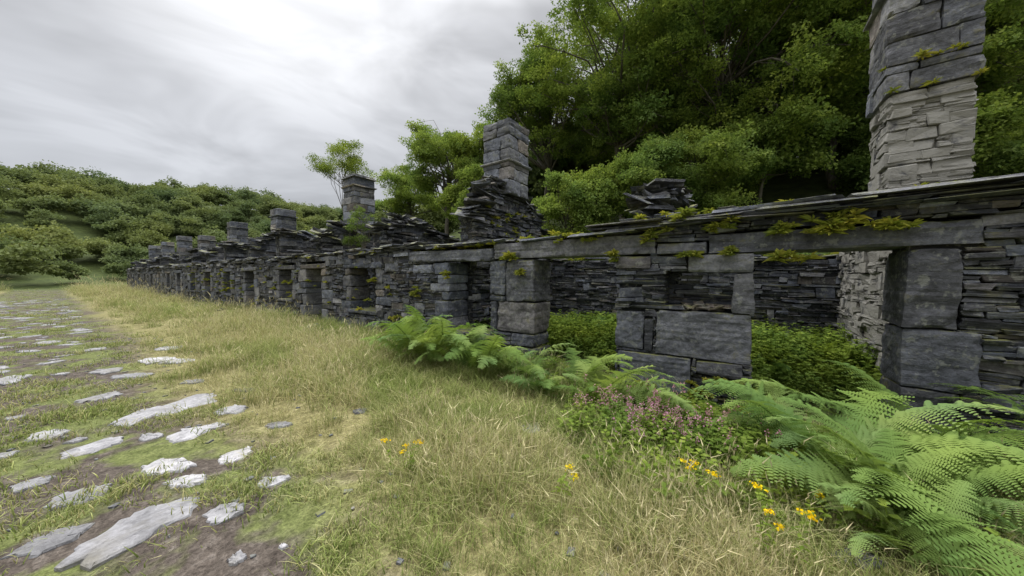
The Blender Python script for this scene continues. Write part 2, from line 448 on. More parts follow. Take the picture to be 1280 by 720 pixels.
# lintels
B(1.12,4.3,1.965,2.29,tone=.74,proud=.03,bed=.022);B(4.31,7.05,1.965,2.22,tone=.68,proud=.03,bed=.022)
B(-1.95,.42,1.925,2.2,tone=.52,proud=.02,bed=.022)
B(.43,1.1,1.94,2.1,tone=.6)
for (a,b,c,d) in openings:
    if a<7.2 and a>-2: continue
    B(a-.35,b+.4,d+.004,d+rng.uniform(.14,.24),tone=rt(.4,.7),proud=.03)
def ftop(u):
    if u<1.2: return 2.40
    if u<4.3: return 2.27
    if u<7: return 2.22
    return 2.28+.16*(float(vn(u*.8,1.1,21))-.5)+.08*(float(vn(u*3,1.1,22))-.5)
for (u0,u1,hm,lm,ch) in((-10,7.1,1.,1.,.006),(7.1,15.,1.15,1.,.0),(15.,30,1.5,1.3,0),(30,60,2.2,2.,0)):
    rubble(fw,FO,FU,FN,u0,u1,-.75,ftop,.3,rects,hm,lm,(.10,.66),ch,2.6,med=4)
    rubble(fw,(FX+T,0),FU,(1,0),u0,u1,-.75,ftop,.3,rects,hm*1.3,lm*1.3,(.12,.5),0,2.6)
for k in range(12):
    stone(fw,(5.3-.05*k,4.9+rng.uniform(-.4,.5),.34-.04*k),FU,FN,(rng.uniform(.2,.5),.2,.02),(.04,.04,.004),tilt=-.25+rng.normal(0,.08),roll=rng.normal(0,.15),tone=rt(.2,.7))
rubble(fw,(FX+.40,0),FU,FN,.1,1.0,1.05,lambda u:1.66 if u>.62 else 1.28+.25*u,.2,(),.8,.8,(.15,.6),0,1.7)
for k in range(30):
    stone(fw,(FX+rng.uniform(.08,.35),rng.uniform(.15,.9),1.115+rng.uniform(0,.07)),FU,FN,(rng.uniform(.03,.12),rng.uniform(.03,.07),.01),(.02,.02,.003),tilt=rng.normal(0,.25),yaw=rng.uniform(0,3),tone=.85,hue=1)
def core(acc,a,b,z0,z1,x0=FX+.08,x1=FX+T-.08):  # near-black filler: shade of the gaps between stones put into its colour
    stone(acc,((x0+x1)/2,(a+b)/2,(z0+z1)/2),FU,FN,((b-a)/2,(x1-x0)/2,(z1-z0)/2),tone=.02)
srt=sorted(openings);prev=-10
for (a,b,c,d) in srt:
    if a==1.72:
        core(fw,-.05,1.67,-.8,1.04);core(fw,-.05,1.67,1.72,1.93);core(fw,1.02,1.66,1.03,1.73);core(fw,-.06,.08,1.03,1.73)
    else: core(fw,prev+.05,a-.05,-.8,2.15 if prev>7 or prev<-2 else 1.93)
    if c>0: core(fw,a-.04,b+.04,-.8,c-.05)
    prev=b
core(fw,prev+.05,59.9,-.8,2.15)
def caps(u0,u1,zf,n,lr,wr=(.5,.8),th=(.012,.028),x=FX+T/2,xr=.06,tone=(.25,.75),pile=.05):
    for k in range(n):
        u=rng.uniform(u0,u1);l=rng.uniform(*lr)
        stone(fw,(x+rng.uniform(-xr,xr),u,zf(u)+rng.uniform(0,pile)),FU,FN,(l/2,rng.uniform(*wr)/2,rng.uniform(*th)),(.05,.05,.003),
              tilt=rng.normal(0,.045),roll=rng.normal(0,.04),yaw=rng.normal(0,.14),tone=rt(*tone),cham=.004)
for L_ in range(4):
    u=-3.2
    while u<1.5:
        l=rng.uniform(.25,1.2)
        stone(fw,(FX+T/2-.04+rng.uniform(-.07,.04),u+l/2,2.40+.028*L_-.012*(u+2)),FU,FN,(l/2-.004,T/2+.05,.013),(.06,.05,.004),tilt=rng.normal(-.01,.015),yaw=rng.normal(0,.04),tone=rt(.2,.8),cham=.004)
        u+=l
for (a,l,z,t) in((.55,1.35,2.37,.03),(-.9,1.3,2.505,.024),(-2.2,1.25,2.535,.022),(1.35,1.2,2.325,.025)):
    roughblock(fw,(FX+T/2-.06,a+l/2,z),FU,FN,(l/2,T/2+.07,t),(.08,.06,.004),tilt=-.025,tone=rt(.65,.85),r=.012,amp=.01,bed=.02)
caps(2.,7,lambda u:2.31,26,(.3,1.1));caps(7,15,lambda u:ftop(u)+.02,170,(.2,.9),(.3,.8),pile=.12);caps(15,32,lambda u:ftop(u)+.04,150,(.3,1.2),th=(.015,.04),pile=.14);caps(32,60,lambda u:ftop(u)+.05,110,(.6,1.8),th=(.02,.06),pile=.2)
caps(-10,-3,lambda u:2.44,40,(.4,1.2));caps(-3,1.5,lambda u:2.53,18,(.15,.5),(.2,.5))
ruin=empty('slate_barracks_ruin')
accobj('front_wall',fw,M_slate,ruin)

# back wall
bw=Acc();BX=10.
def btop(u): return 2.12+.22*(float(vn(u*.9,4.1,31))-.5)+.25*(float(vn(u*.2,9.1,32))-.5)
for (u0,u1,hm) in((-10,8,1.15),(8,60,2.4)):
    rubble(bw,(BX,0),FU,FN,u0,u1,-.5,btop,.3,(),hm,hm,(.1,.65),0,2.7)
stone(bw,(BX+.28,25,.8),FU,FN,(35,.2,1.12),tone=.02)  # near-black filler, coloured so gaps in the back wall read as shaded
rubble(bw,(BX+.5,0),FU,(1,0),-10,60,-.3,btop,.25,(),2.8,2.6,(.1,.5),0,2.7)
for k in range(200):
    u=rng.uniform(-9,59);stone(bw,(BX+.25+rng.uniform(-.1,.1),u,btop(u)+rng.uniform(0,.08)),FU,FN,(rng.uniform(.2,.5),.28,.02),(.05,.05,.004),tilt=rng.normal(0,.08),yaw=rng.normal(0,.2),tone=rt(.2,.65))
accobj('back_wall',bw,M_slate,ruin)

# cross walls with ruined gables and chimneys
CX=7.7
def crosswall(yc,peak,hw,seed,hm,mort=False,front=2.3,xe=10.0,x0=FX+T,th=.5,pk=CX,column=False,slope=2.2):
    acc=Acc()
    def top(u):
        if column: return 2.25+.25*(float(vn(u*2.2,seed*1.7,41))-.5)
        g=peak-max(0,abs(u-pk)-hw)*(peak-front)/slope
        g+= .55*(float(vn(u*1.9,seed*1.7,41))-.5)*(1 if abs(u-pk)>hw else .0)
        return max(g,1.9)
    pr=.022 if column else .045
    zt=2.6 if column else peak+.2
    rubble(acc,(0,yc-th/2),(1,0),(0,-1),x0,xe,-.6,top,.24,(),hm*(1.3 if column else 1),hm*1.05,(.10,.62),0,zt,pr)
    rubble(acc,(0,yc+th/2),(1,0),(0,1),x0,xe,-.6,top,.24,(),hm*1.3,hm*1.3,(.12,.55),0,zt,pr)
    if column:
        a_,b_=pk-hw,pk+hw
        for s in(-1,1):
            rubble(acc,(0,yc+s*th/2),(1,0),(0,s),a_,b_,2.1,lambda u:peak,.3,(),1.9,.9,(.25,.65),.01,peak,.014,med=6)
            rubble(acc,(pk+s*hw,0),(0,1),(s,0),yc-th/2+.01,yc+th/2-.01,2.1,lambda u:peak,.3,(),1.9,.9,(.25,.65),.01,peak,.014,med=6)
        stone(acc,(pk,yc,(2+peak)/2),(1,0),(0,1),(hw-.05,th/2-.05,(peak-2)/2-.02),tone=.3)
    x=x0
    while x<xe:
        t=top(x+.1)-.12
        stone(acc,(x+.1,yc,(t-.6)/2),(1,0),(0,1),(.1,th/2-.1,(t+.6)/2),tone=.02);x+=.2  # near-black filler slices, shade of the stone gaps is in their colour
    n=int((150 if not column else 40)/hm)
    for k in range(n):
        u=rng.uniform(x0,xe);t=top(u)
        if abs(u-pk)<hw*1.05 and peak>3.5: continue
        stone(acc,(u,yc+rng.uniform(-.12,.12),t+rng.uniform(-.08,.18)),(1,0),(0,1),(rng.uniform(.10,.36)*min(1.5,hm),rng.uniform(.12,.36),rng.uniform(.01,.03)*hm),(.05,.05,.005),
              tilt=rng.normal(0,.19),roll=rng.normal(0,.16),yaw=rng.normal(0,.5),tone=rt(.15,.75))
    return accobj('cross_wall',acc,M_mort if mort else M_slate,ruin)
def chimney(yc,z0,ztop,wx,wy,ledges,near=False):
    acc=Acc()
    z=z0
    while z<ztop-.05:
        h=rng.uniform(.2,.42)
        if z+h>ztop-.15: h=ztop-z
        for l in ledges:
            if z<l<z+h+.05: h=max(.12,l-z)
        s=rng.uniform(-.28,.28)*wx
        sy=rng.uniform(-.25,.25)*wy
        for (a,b) in [( -wx/2,s),(s,wx/2)]:
            for (c,d) in((-wy/2,sy),(sy,wy/2)):
                px_,py_=rng.uniform(-.014,.014,2)
                ar=(acc,(CX+(a+b)/2+px_,yc+(c+d)/2+py_,z+h/2),(1,0),(0,1),((b-a)/2-.003,(d-c)/2-.003,h/2-.004),(.014,.014,.008))
                if near: roughblock(*ar,yaw=rng.normal(0,.015),tone=rt(.45,.92),step=.05)
                else: stone(*ar,yaw=rng.normal(0,.015),tone=rt(.45,.92),cham=.018)
        stone(acc,(CX,yc,z+h/2),(1,0),(0,1),(wx/2-.08,wy/2-.08,h/2),tone=.02)  # near-black filler, darkened so gaps between blocks read as shaded
        z+=h
        for l in ledges:
            if abs(z-l)<.03:
                for a in(-1,1):
                    stone(acc,(CX+a*wx*.27,yc,z+.03),(1,0),(0,1),(wx*.28,wy/2+.07,.026),(.02,.02,.004),tilt=rng.normal(0,.012),tone=rt(.7,1.),cham=.01)
                z+=.06
    return accobj('chimney',acc,M_slate,ruin)
for i in range(-1,9):
    yc=-2.1+7.75*i
    hm=1. if i<=1 else (1.5 if i<4 else 2.4)
    if i==0: crosswall(yc,4.3,.44,i+3,1.,mort=True,column=True,th=.8)
    else: crosswall(yc,3.95-(.0 if i<2 else rng.uniform(0,.5)),.5,i+3,hm,front=2.6,slope=2.0)
    if i==0: chimney(yc,4.3,6.6,.94,.9,[4.62,5.8],True)
    elif i==1: chimney(yc,3.85,5.86,.98,.92,[4.68],True)
    elif i==2: chimney(yc,3.7,5.8,.92,.9,[5.3,5.66])
    else:
        t=5.65-rng.uniform(0,.35) if i!=5 else 5.0
        chimney(yc,3.3,t,.95,.95,[t-.42])
    if i>=1 and i<8:
        crosswall(yc+3.9,3.25+rng.uniform(-.2,.3),.5,i+33,hm,pk=7.2+rng.uniform(-.4,.8),front=2.5)
crosswall(1.35,3.15,.10,77,1.,xe=7.9,pk=7.0,front=1.6,th=.4)
crosswall(59.7,3.,.6,78,2.4)

# ------------------------------------------------------------- flagstones
fs=Acc();stn=[]
def flag(x,y,a,b,ang,tone=.8):
    n=rng.integers(5,9);th=np.linspace(0,2*np.pi,n,endpoint=False)+rng.uniform(-.35,.35,n)
    r=rng.uniform(.72,1.2,n)
    px=np.cos(th)*r*a;py=np.sin(th)*r*b
    P=[]
    for i in range(n):
        j=(i+1)%n
        for t in (0,.2,.4,.6,.8):
            P.append((px[i]*(1-t)+px[j]*t+rng.normal(0,.07)*min(.3,a),py[i]*(1-t)+py[j]*t+rng.normal(0,.07)*min(.3,b)))
    P=np.array(P);c,s=math.cos(ang),math.sin(ang)
    P=np.stack([P[:,0]*c-P[:,1]*s,P[:,0]*s+P[:,1]*c],1);m=len(P)
    zt=float(gnd(x,y))+.016
    tx,ty=rng.normal(0,.016,2)
    def ring(k,z,j=0): 
        Q=P*k;return np.stack([Q[:,0]+x,Q[:,1]+y,zt+z+Q[:,0]*tx+Q[:,1]*ty+rng.normal(0,1,m)*j],1)
    R=[ring(1.0,-.07),ring(1.0,-.012,.004),ring(.93,0,.003)];R.append(ring(.5,0.002,.003))
    vv=np.concatenate(R);f=[]
    for q in range(3):
        for i in range(m):
            j=(i+1)%m;f.append((q*m+i,q*m+j,(q+1)*m+j,(q+1)*m+i))
    f.append(tuple(3*m+i for i in range(m)))
    fs.add(vv,f,(tone+rng.uniform(-.14,.1),rng.random(),rng.random()))
    stn.append((x,y,max(a,b)*.9))
ALY=math.atan2(RT[1],RT[0])
for (X,Y,w,h,t) in[(222,507,64,36,.8),(228,544,54,22,.9),(285,514,44,12,.85),(203,588,62,24,.85),(223,610,58,20,.9),(290,571,42,26,.95),(335,606,40,22,.95),(270,653,44,30,.9),
     (165,668,84,90,.8),(285,706,26,18,.9),(168,521,40,34,.8),(262,534,28,10,.85),(345,531,34,9,.6),(212,438,40,7,.85),(190,452,40,9,.85),(222,452,34,9,.85),(160,470,60,8,.75),(118,500,36,16,.7),(110,560,50,26,.75),
     (90,630,54,34,.7),(345,690,12,8,.9),(50,690,60,50,.65),(665,536,30,16,.6),(1085,706,70,30,.25),(447,516,20,7,.6),(50,545,40,16,.7),(20,610,40,26,.7),(300,490,30,6,.5),(180,548,30,12,.8),(238,478,26,6,.7)]:
    d=656/(Y-346);x,y=W(X,d)
    wx=w/410*d/2;dd=656/(Y-h/2-346)-656/(Y+h/2-346)
    flag(x,y,wx,min(dd/2,wx*1.5),ALY+rng.normal(0,.1),t)
def hit(x,y,pad=.0):
    for (a,b,r) in stn:
        if (a-x)**2+(b-y)**2<(r+pad)**2: return True
    return False
for k in range(460):
    x=rng.uniform(-2.3,.6);y=rng.uniform(-4,40)
    if y<7.5 and .2<x<1.4: continue
    r=rng.uniform(.07,.32)
    if hit(x,y,r+.04) or (y<5 and x>-1.2 and y>0 ): continue
    flag(x,y,r,r*rng.uniform(.55,.9),rng.uniform(0,3.1),.72)
def flag_mat():
    m,nt=newmat('flagstone')
    tone,g,b=attr(nt);v=objvec(nt)
    base=ramp(nt,tone,[(0,(.04,.04,.045)),(.4,(.11,.11,.115)),(.85,(.32,.315,.33)),(1,(.44,.43,.445))])
    n1=noise(nt,v,5,5,.7,.5);n2=noise(nt,v,28,4,.7);n3=noise(nt,v,2.2,4,.6)
    base=mix(nt,1.0,base,ramp(nt,n1,[(.3,.6),(.7,1.3)]),'MULTIPLY')
    base=mix(nt,1.0,base,ramp(nt,n2,[(.3,.72),(.7,1.2)]),'MULTIPLY')
    base=mix(nt,ramp(nt,n3,[(.52,0.0),(.66,.6)]),base,(.15,.135,.09))
    finish(nt,base,.75,bump(nt,n2,.7,.012,bump(nt,n1,.8,.035)),.3);return m
accobj('flagstone_path',fs,flag_mat())

# ------------------------------------------------------------- grass
def tuft(name,n,rad,hr,straw,wd,lean=.5,heads=False):
    vs=[];f=[];cs=[];o=0
    for k in range(n):
        a=rng.uniform(0,6.283);r=rad*math.sqrt(rng.random());bx,by=r*math.cos(a),r*math.sin(a)
        h=rng.uniform(*hr);la=rng.uniform(0,6.283);le=abs(rng.normal(0,lean))*h;dx,dy=math.cos(la)*le,math.sin(la)*le
        fa=rng.uniform(0,3.14);wx,wy=math.cos(fa)*wd/2,math.sin(fa)*wd/2
        s=rng.uniform(.65,1) if rng.random()<straw else rng.uniform(0,.35);b=rng.random()
        hd=heads and rng.random()<.3
        if hd: h*=1.35
        droop=rng.uniform(.0,.45) if not hd else .05
        for i,t in enumerate((0,.4,.75)):
            cx=bx+dx*t**1.8;cy=by+dy*t**1.8;cz=h*(t-droop*t*t*t);w=(1,.85,.55)[i]*(.5 if hd else 1)
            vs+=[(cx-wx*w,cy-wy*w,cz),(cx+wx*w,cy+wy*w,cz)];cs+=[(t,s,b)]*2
        vs.append((bx+dx,by+dy,h*(1-droop)));cs.append((1,s,b))
        f+=[(o,o+1,o+3,o+2),(o+2,o+3,o+5,o+4),(o+4,o+5,o+6)];o+=7
        if hd:
            X0,Y0,Z0=bx+dx*.84,by+dy*.84,h*.87
            for q in range(2):
                ww=.0035;aa=rng.uniform(0,3.14)
                vs+=[(X0-ww*math.cos(aa),Y0-ww*math.sin(aa),Z0+.015),(X0,Y0,Z0-.01),(X0+ww*math.cos(aa),Y0+ww*math.sin(aa),Z0+.015),(X0+dx*.2,Y0+dy*.2,Z0+.055)]
                cs+=[(.9,1,b*.5)]*4;f.append((o,o+1,o+2,o+3));o+=4
    me=mkmesh(name,vs,f,cs,M_grass);return bpy.data.objects.new(name,me)
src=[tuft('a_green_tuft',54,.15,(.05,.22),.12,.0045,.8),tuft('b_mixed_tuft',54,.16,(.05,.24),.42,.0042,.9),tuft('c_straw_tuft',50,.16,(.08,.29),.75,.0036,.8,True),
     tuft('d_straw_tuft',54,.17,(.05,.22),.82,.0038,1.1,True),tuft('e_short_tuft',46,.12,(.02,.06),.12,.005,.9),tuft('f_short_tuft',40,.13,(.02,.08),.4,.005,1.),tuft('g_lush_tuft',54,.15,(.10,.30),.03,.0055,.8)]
P=[];R=[];Sc=[];I=[]
def putg(x,y,i,s):
    P.append((x,y,float(gnd(x,y))-.005));R.append((rng.normal(0,.14),rng.normal(0,.14),rng.uniform(0,6.28)));Sc.append(s);I.append(i)
az0=math.atan2(FW[1],FW[0])
rg=np.linspace(.9,75,4000);dens=np.where(rg<3.2,105,105*(3.2/rg)**1.8)*rg
cdf=np.cumsum(dens);tot=2.7*cdf[-1]*(rg[1]-rg[0]);cdf/=cdf[-1];cand=int(tot)
rr=np.interp(rng.random(cand),cdf,rg);aa=az0+rng.uniform(-1.3,1.4,cand)
for r,a in zip(rr,aa):
    x=r*math.cos(a);y=r*math.sin(a)
    if x>5.33 and y>-9.9 and y<60 : continue
    if hit(x,y,-.02): continue
    m=float(dirtmask(x,y));p1=float(vn(x*.9,y*.9,51));p2=float(vn(x*.33,y*.33,52));p3=float(vn(x*2.3,y*2.3,53))
    sc=(1+r/20)
    if m>.4:
        q=float(vn(x*1.3,y*1.3,61))*.6+float(vn(x*4,y*4,62))*.4
        bare=.54 if (y<4.2) else .38
        if q<bare and rng.random()<.95: continue
        for _ in range(2 if r<7 else 1): putg(x+rng.normal(0,.06),y+rng.normal(0,.06),4 if rng.random()<.75 else 5,rng.uniform(.7,1.4)*min(sc,1.9))
        continue
    e=float(pathedge(y));dd=x-e if x>e else -x-2.5
    t=min(1,max(0,dd/1.3))
    bare=float(vn(x*1.1,y*1.1,63))*.6+float(vn(x*3,y*3,64))*.4
    if t<.95 and 3.0<y<14 and bare<.46:
        if rng.random()<.85: continue
    gw=float(ss(3.2,4.7,x))*float(1-ss(9,18,y))
    u=rng.random();pp=p1*.5+p3*.25+p2*.25
    if u<gw*.85: i=6 if rng.random()<.55 else 0
    elif pp<.44: i=int(rng.choice([0,1,0,6,1]))
    elif pp<.54: i=int(rng.choice([1,2,3,0]))
    else: i=int(rng.choice([2,3,3,1,2]))
    if t<.5 and i in(2,3) : i=int(rng.choice([5,1,0]))
    if t<.35: i=int(rng.choice([4,5,5,0]))
    putg(x,y,i,rng.uniform(.6,1.25)*sc*(.45+.55*t)*(.5+.5*p2+.55*p3))
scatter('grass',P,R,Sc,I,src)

# ------------------------------------------------------------- leaves
def leafset(n,fn,L,Wd,up=.6):
    c=np.array([fn() for _ in range(n)])
    nrm=rng.normal(0,1,(n,3));nrm[:,2]=np.abs(nrm[:,2])+up;nrm/=np.linalg.norm(nrm,axis=1)[:,None]
    d=rng.normal(0,1,(n,3));d-=nrm*(d*nrm).sum(1)[:,None];d/=np.linalg.norm(d,axis=1)[:,None]
    s=np.cross(nrm,d);l=(L*rng.uniform(.6,1.2,n))[:,None];w=(Wd*rng.uniform(.7,1.2,n))[:,None]
    v=np.stack([c-d*l/2,c+s*w/2+nrm*w*.2,c+d*l/2,c-s*w/2+nrm*w*.2],1).reshape(-1,3)
    f=[(4*i,4*i+1,4*i+2,4*i+3) for i in range(n)]
    col=np.repeat(np.stack([rng.random(n),rng.random(n),rng.random(n)],1),4,0)
    return v,f,col
def ball(r,fl=.6):
    def g():
        v=rng.normal(0,1,3);v/=np.linalg.norm(v);v*=r*rng.random()**.5;v[2]*=fl;return v
    return g
def clumps(pref,mat,n=72,r=.6,L=.17,Wd=.11,k=4,fl=.5):
    out=[]
    for i in range(k):
        v,f,c=leafset(n,ball(r,fl),L,Wd)
        out.append(bpy.data.objects.new('%s_%d'%(pref,i),mkmesh(pref,v,f,c,mat)))
    return out
CL_oak=clumps('oak_clump',M_oak);CL_light=clumps('shrub_clump',M_light,65,.5,.14,.09)
def tube(acc,pts,rad,n=7):
    pts=np.array(pts,float);vs=[];f=[]
    for i,p in enumerate(pts):
        t=pts[min(i+1,len(pts)-1)]-pts[max(i-1,0)];t/=np.linalg.norm(t)+1e-9
        a=np.cross(t,(0,0,1) if abs(t[2])<.9 else (1,0,0));a/=np.linalg.norm(a);b=np.cross(t,a)
        for k in range(n):
            th=6.2832*k/n;vs.append(p+rad[i]*(math.cos(th)*a+math.sin(th)*b))
    for i in range(len(pts)-1):
        for k in range(n):
            f.append((i*n+k,i*n+(k+1)%n,(i+1)*n+(k+1)%n,(i+1)*n+k))
    acc.add(vs,f,(.5,.5,.5))
def bent(p0,p1,n=5,w=.12):
    p0=np.array(p0);p1=np.array(p1);L=np.linalg.norm(p1-p0);o=[]
    j=rng.normal(0,1,3)*L*w
    for i in range(n+1):
        t=i/n;o.append(p0*(1-t)+p1*t+j*math.sin(math.pi*t)+rng.normal(0,.012,3)*L*(0<i<n)+np.array([0,0,.08*L*math.sin(math.pi*t)]))
    return o
def tree(name,x,y,cz,R,cl,nl=40,per=26,flat=.85,trunk=None,sc=1.,lob=(.14,.30)):
    zb=float(gnd(x,y))-.2
    e=empty(name,(x,y,zb));acc=Acc()
    H=cz-zb;tr=trunk or max(.06,H*.026)
    top=(rng.normal(0,.05)*R,rng.normal(0,.05)*R,H*.95)
    tp=bent((0,0,0),top,7,.03);tube(acc,tp,[tr*(1.25 if i==0 else 1-.1*i) for i in range(8)],9)
    P=[];Rr=[];Sc=[];I=[]
    for k in range(nl):
        v=rng.normal(0,1,3);v/=np.linalg.norm(v);v[2]=v[2]*flat
        rr_=R*rng.uniform(.3,.95)**.8;c=np.array([v[0]*rr_,v[1]*rr_,H+v[2]*rr_])
        if c[2]<.5: c[2]=.5+rng.random()
        lr=R*rng.uniform(*lob)
        s=tp[rng.integers(3,7)]
        br=bent(s,c,5,.1);tube(acc,br,[tr*.35*(1-.15*i) for i in range(6)],5)
        for q in range(2):
            v2=rng.normal(0,1,3);v2/=np.linalg.norm(v2);tube(acc,bent(br[rng.integers(2,5)],c+v2*lr*.8,3,.15),[tr*.14,tr*.10,tr*.07,tr*.03],4)
        ax=rng.uniform(.7,1.4,3);ax[2]=rng.uniform(.45,.8)
        for q in range(int(per*(lr/R/.22)**1.3)):
            d=rng.normal(0,1,3);d/=np.linalg.norm(d)
            if d[2]<-.2 and rng.random()<.7: d[2]*=-1
            rad=lr*rng.uniform(.45,1.15)+ (R*.12 if rng.random()<.08 else 0)
            p=c+d*rad*ax
            if p[2]<.15: continue
            P.append(p);Rr.append((rng.normal(0,.35)+d[1]*-.5,rng.normal(0,.35)+d[0]*.5,rng.uniform(0,6.28)));Sc.append(sc*rng.uniform(.55,1.2));I.append(rng.integers(4))
    accobj('trunk',acc,M_bark,e,True)
    scatter('foliage',P,Rr,Sc,I,cl,e)
def T_(name,X,d,Y,Rpx,cl,**k):
    x,y=W(X,d);tree(name,x,y,1.6+(346-Y)/410*d,Rpx/410*d,cl,**k)
T_('oak_tree',782,21,100,132,CL_oak,nl=80,per=24)
T_('oak_tree',905,19,85,145,CL_oak,nl=86,per=24)
T_('oak_tree',1040,18,70,135,CL_oak,nl=72,per=24)
T_('oak_tree',1190,18,110,150,CL_oak,nl=56,per=20)
T_('oak_tree',1330,20,110,170,CL_oak,nl=40,per=20)
T_('oak_tree',682,27,140,72,CL_oak,nl=46,per=22)
T_('oak_tree',830,28,30,140,CL_oak,nl=44,per=22)
T_('oak_tree',1000,27,60,150,CL_oak,nl=40,per=20)
T_('birch_tree',558,25,210,54,CL_light,nl=36,per=22)
T_('birch_tree',612,24,190,48,CL_light,nl=32,per=22)
T_('birch_tree',515,31,240,42,CL_light,nl=26,per=22)
T_('bush',590,21,250,42,CL_light,nl=24,per=20)
T_('bush',718,15.5,262,50,CL_light,nl=26,per=20)
T_('bush',790,16,235,62,CL_light,nl=30,per=20)
T_('bush',868,15.5,215,66,CL_light,nl=34,per=20)
T_('bush',945,16.5,185,64,CL_oak,nl=32,per=20)
T_('bush',1150,15,200,80,CL_oak,nl=30,per=20)
T_('bush',1260,13,240,90,CL_light,nl=30,per=20)
T_('bush',485,36,268,28,CL_light,nl=20,per=20)
CL_sm=clumps('ash_clump',M_oak,30,.34,.10,.05,4,.6)
T_('ash_tree',427,19,208,32,CL_sm,nl=24,per=14,trunk=.05,sc=.9,lob=(.2,.36))
T_('ash_sapling',455,12.6,280,20,CL_sm,nl=14,per=12,trunk=.03,sc=.55,flat=1.3)
T_('ash_sapling',446,13.,305,14,CL_sm,nl=8,per=12,trunk=.02,sc=.5)

# distant woodland
def crown(name):
    vs=[];fs_=[];cs=[];o=0
    for k in range(15):
        v=rng.normal(0,1,3);v/=np.linalg.norm(v);c=v*np.array([2.2,2.2,2.0])*rng.uniform(.4,1)+np.array([0,0,3.2])
        lr=rng.uniform(.7,1.5)
        def fn():
            d=rng.normal(0,1,3);d/=np.linalg.norm(d)
            if d[2]<-.1: d[2]*=-.6
            return c+d*lr*rng.uniform(.6,1.2)
        v_,f_,c_=leafset(150,fn,.40,.27,.4)
        vs.append(v_);fs_+=[tuple(o+i for i in q) for q in f_];cs.append(c_);o+=len(v_)
    return bpy.data.objects.new(name,mkmesh(name,np.concatenate(vs),fs_,np.concatenate(cs),M_far))
CR=[crown('crown_%d'%i) for i in range(4)]
P=[];R=[];Sc=[];I=[]
def putw(x,y,s):
    P.append((x,y,float(gnd(x,y))-.6*s));R.append((rng.normal(0,.1),rng.normal(0,.1),rng.uniform(0,6.28)));Sc.append(s);I.append(rng.integers(4))
for k in range(760):
    x=rng.uniform(-110,115);y=rng.uniform(78,172)
    putw(x,y,rng.uniform(.6,1.3)+.3*(y>120))
for k in range(220):
    x=rng.uniform(18,70);y=rng.uniform(24,76)
    putw(x,y,rng.uniform(.7,1.25))
for k in range(90):
    x=rng.uniform(27,50);y=rng.uniform(-35,24)
    putw(x,y,rng.uniform(1.1,1.8))
for k in range(40):
    x=rng.uniform(13,20);y=rng.uniform(26,74);putw(x,y,rng.uniform(.35,.7))
for k in range(60):
    x=rng.uniform(-90,-20);y=rng.uniform(10,75);putw(x,y,rng.uniform(.6,1.1))
scatter('distant_woodland',P,R,Sc,I,CR)

P=[];R=[];Sc=[];I=[]
for k in range(1800):
    x=10.9+abs(rng.normal(0,3.5));y=rng.uniform(-9,28)
    if vn(x*.5,y*.5,71)<.38: continue
    P.append((x,y,float(gnd(x,y))+rng.uniform(.05,.5)));R.append((rng.normal(0,.3),rng.normal(0,.3),rng.uniform(0,6.28)));Sc.append(rng.uniform(.6,1.1));I.append(rng.integers(4))
scatter('undergrowth',P,R,Sc,I,CL_light)

# ------------------------------------------------------------- ferns
def frond(L,npair=22):
    vs=[];f=[];o=0
    seg=24;ang0=1.35;ang1=rng.uniform(-.8,-.1)
    cur=[np.zeros(3)];tang=[]
    for i in range(seg):
        t=i/seg;a=ang0+(ang1-ang0)*(t**1.3);d=np.array([0,math.cos(a),math.sin(a)]);tang.append(d);cur.append(cur[-1]+d*L/seg)
    tang.append(tang[-1]);cur=np.array(cur);tang=np.array(tang)
    def at(t):
        q=min(seg-1e-4,max(0,t*seg));i=int(q);r=q-i;return cur[i]*(1-r)+cur[i+1]*r,tang[i]
    for t0 in np.linspace(0,.98,13)[:-1]:
        a,ta=at(t0);b,tb=at(t0+.082);w=.005*(1-t0)+.001
        vs+=[a+(w,0,0),a-(w,0,0),b-(w,0,0),b+(w,0,0)];f.append((o,o+1,o+2,o+3));o+=4
    for i in range(npair):
        t=.25+.74*(i/npair)**.9;p,tg=at(t);nrm=np.cross((1,0,0),tg)
        Lp=L*.28*(1-t)**.7*min(1,.55+(t-.25)/.15)*rng.uniform(.8,1.12)+.008
        sp=L*.74/npair
        for s in(-1,1):
            fa=.38+rng.normal(0,.08);ax=np.array([s*math.cos(fa),0,0])+tg*math.sin(fa)+nrm*rng.normal(.06,.12);ax/=np.linalg.norm(ax)
            fw_=np.cross(nrm,ax);m=int(min(15,max(4,Lp/.014)));dr=rng.uniform(.15,.6)
            for j in range(m):
                u=j/m;c=p+ax*Lp*u - np.array([0,0,1])*Lp*dr*u*u
                pl=sp*.80*(1-u*.85);wd=Lp/m*.44
                for s2 in(-1,1):
                    tip=c+fw_*s2*pl+ax*pl*.4
                    vs+=[c-ax*wd,c+ax*wd,tip+ax*wd*.25,tip-ax*wd*.45];f.append((o,o+1,o+2,o+3));o+=4
    return np.array(vs),f
FR=[frond(1.,int(rng.integers(20,26))) for _ in range(8)]
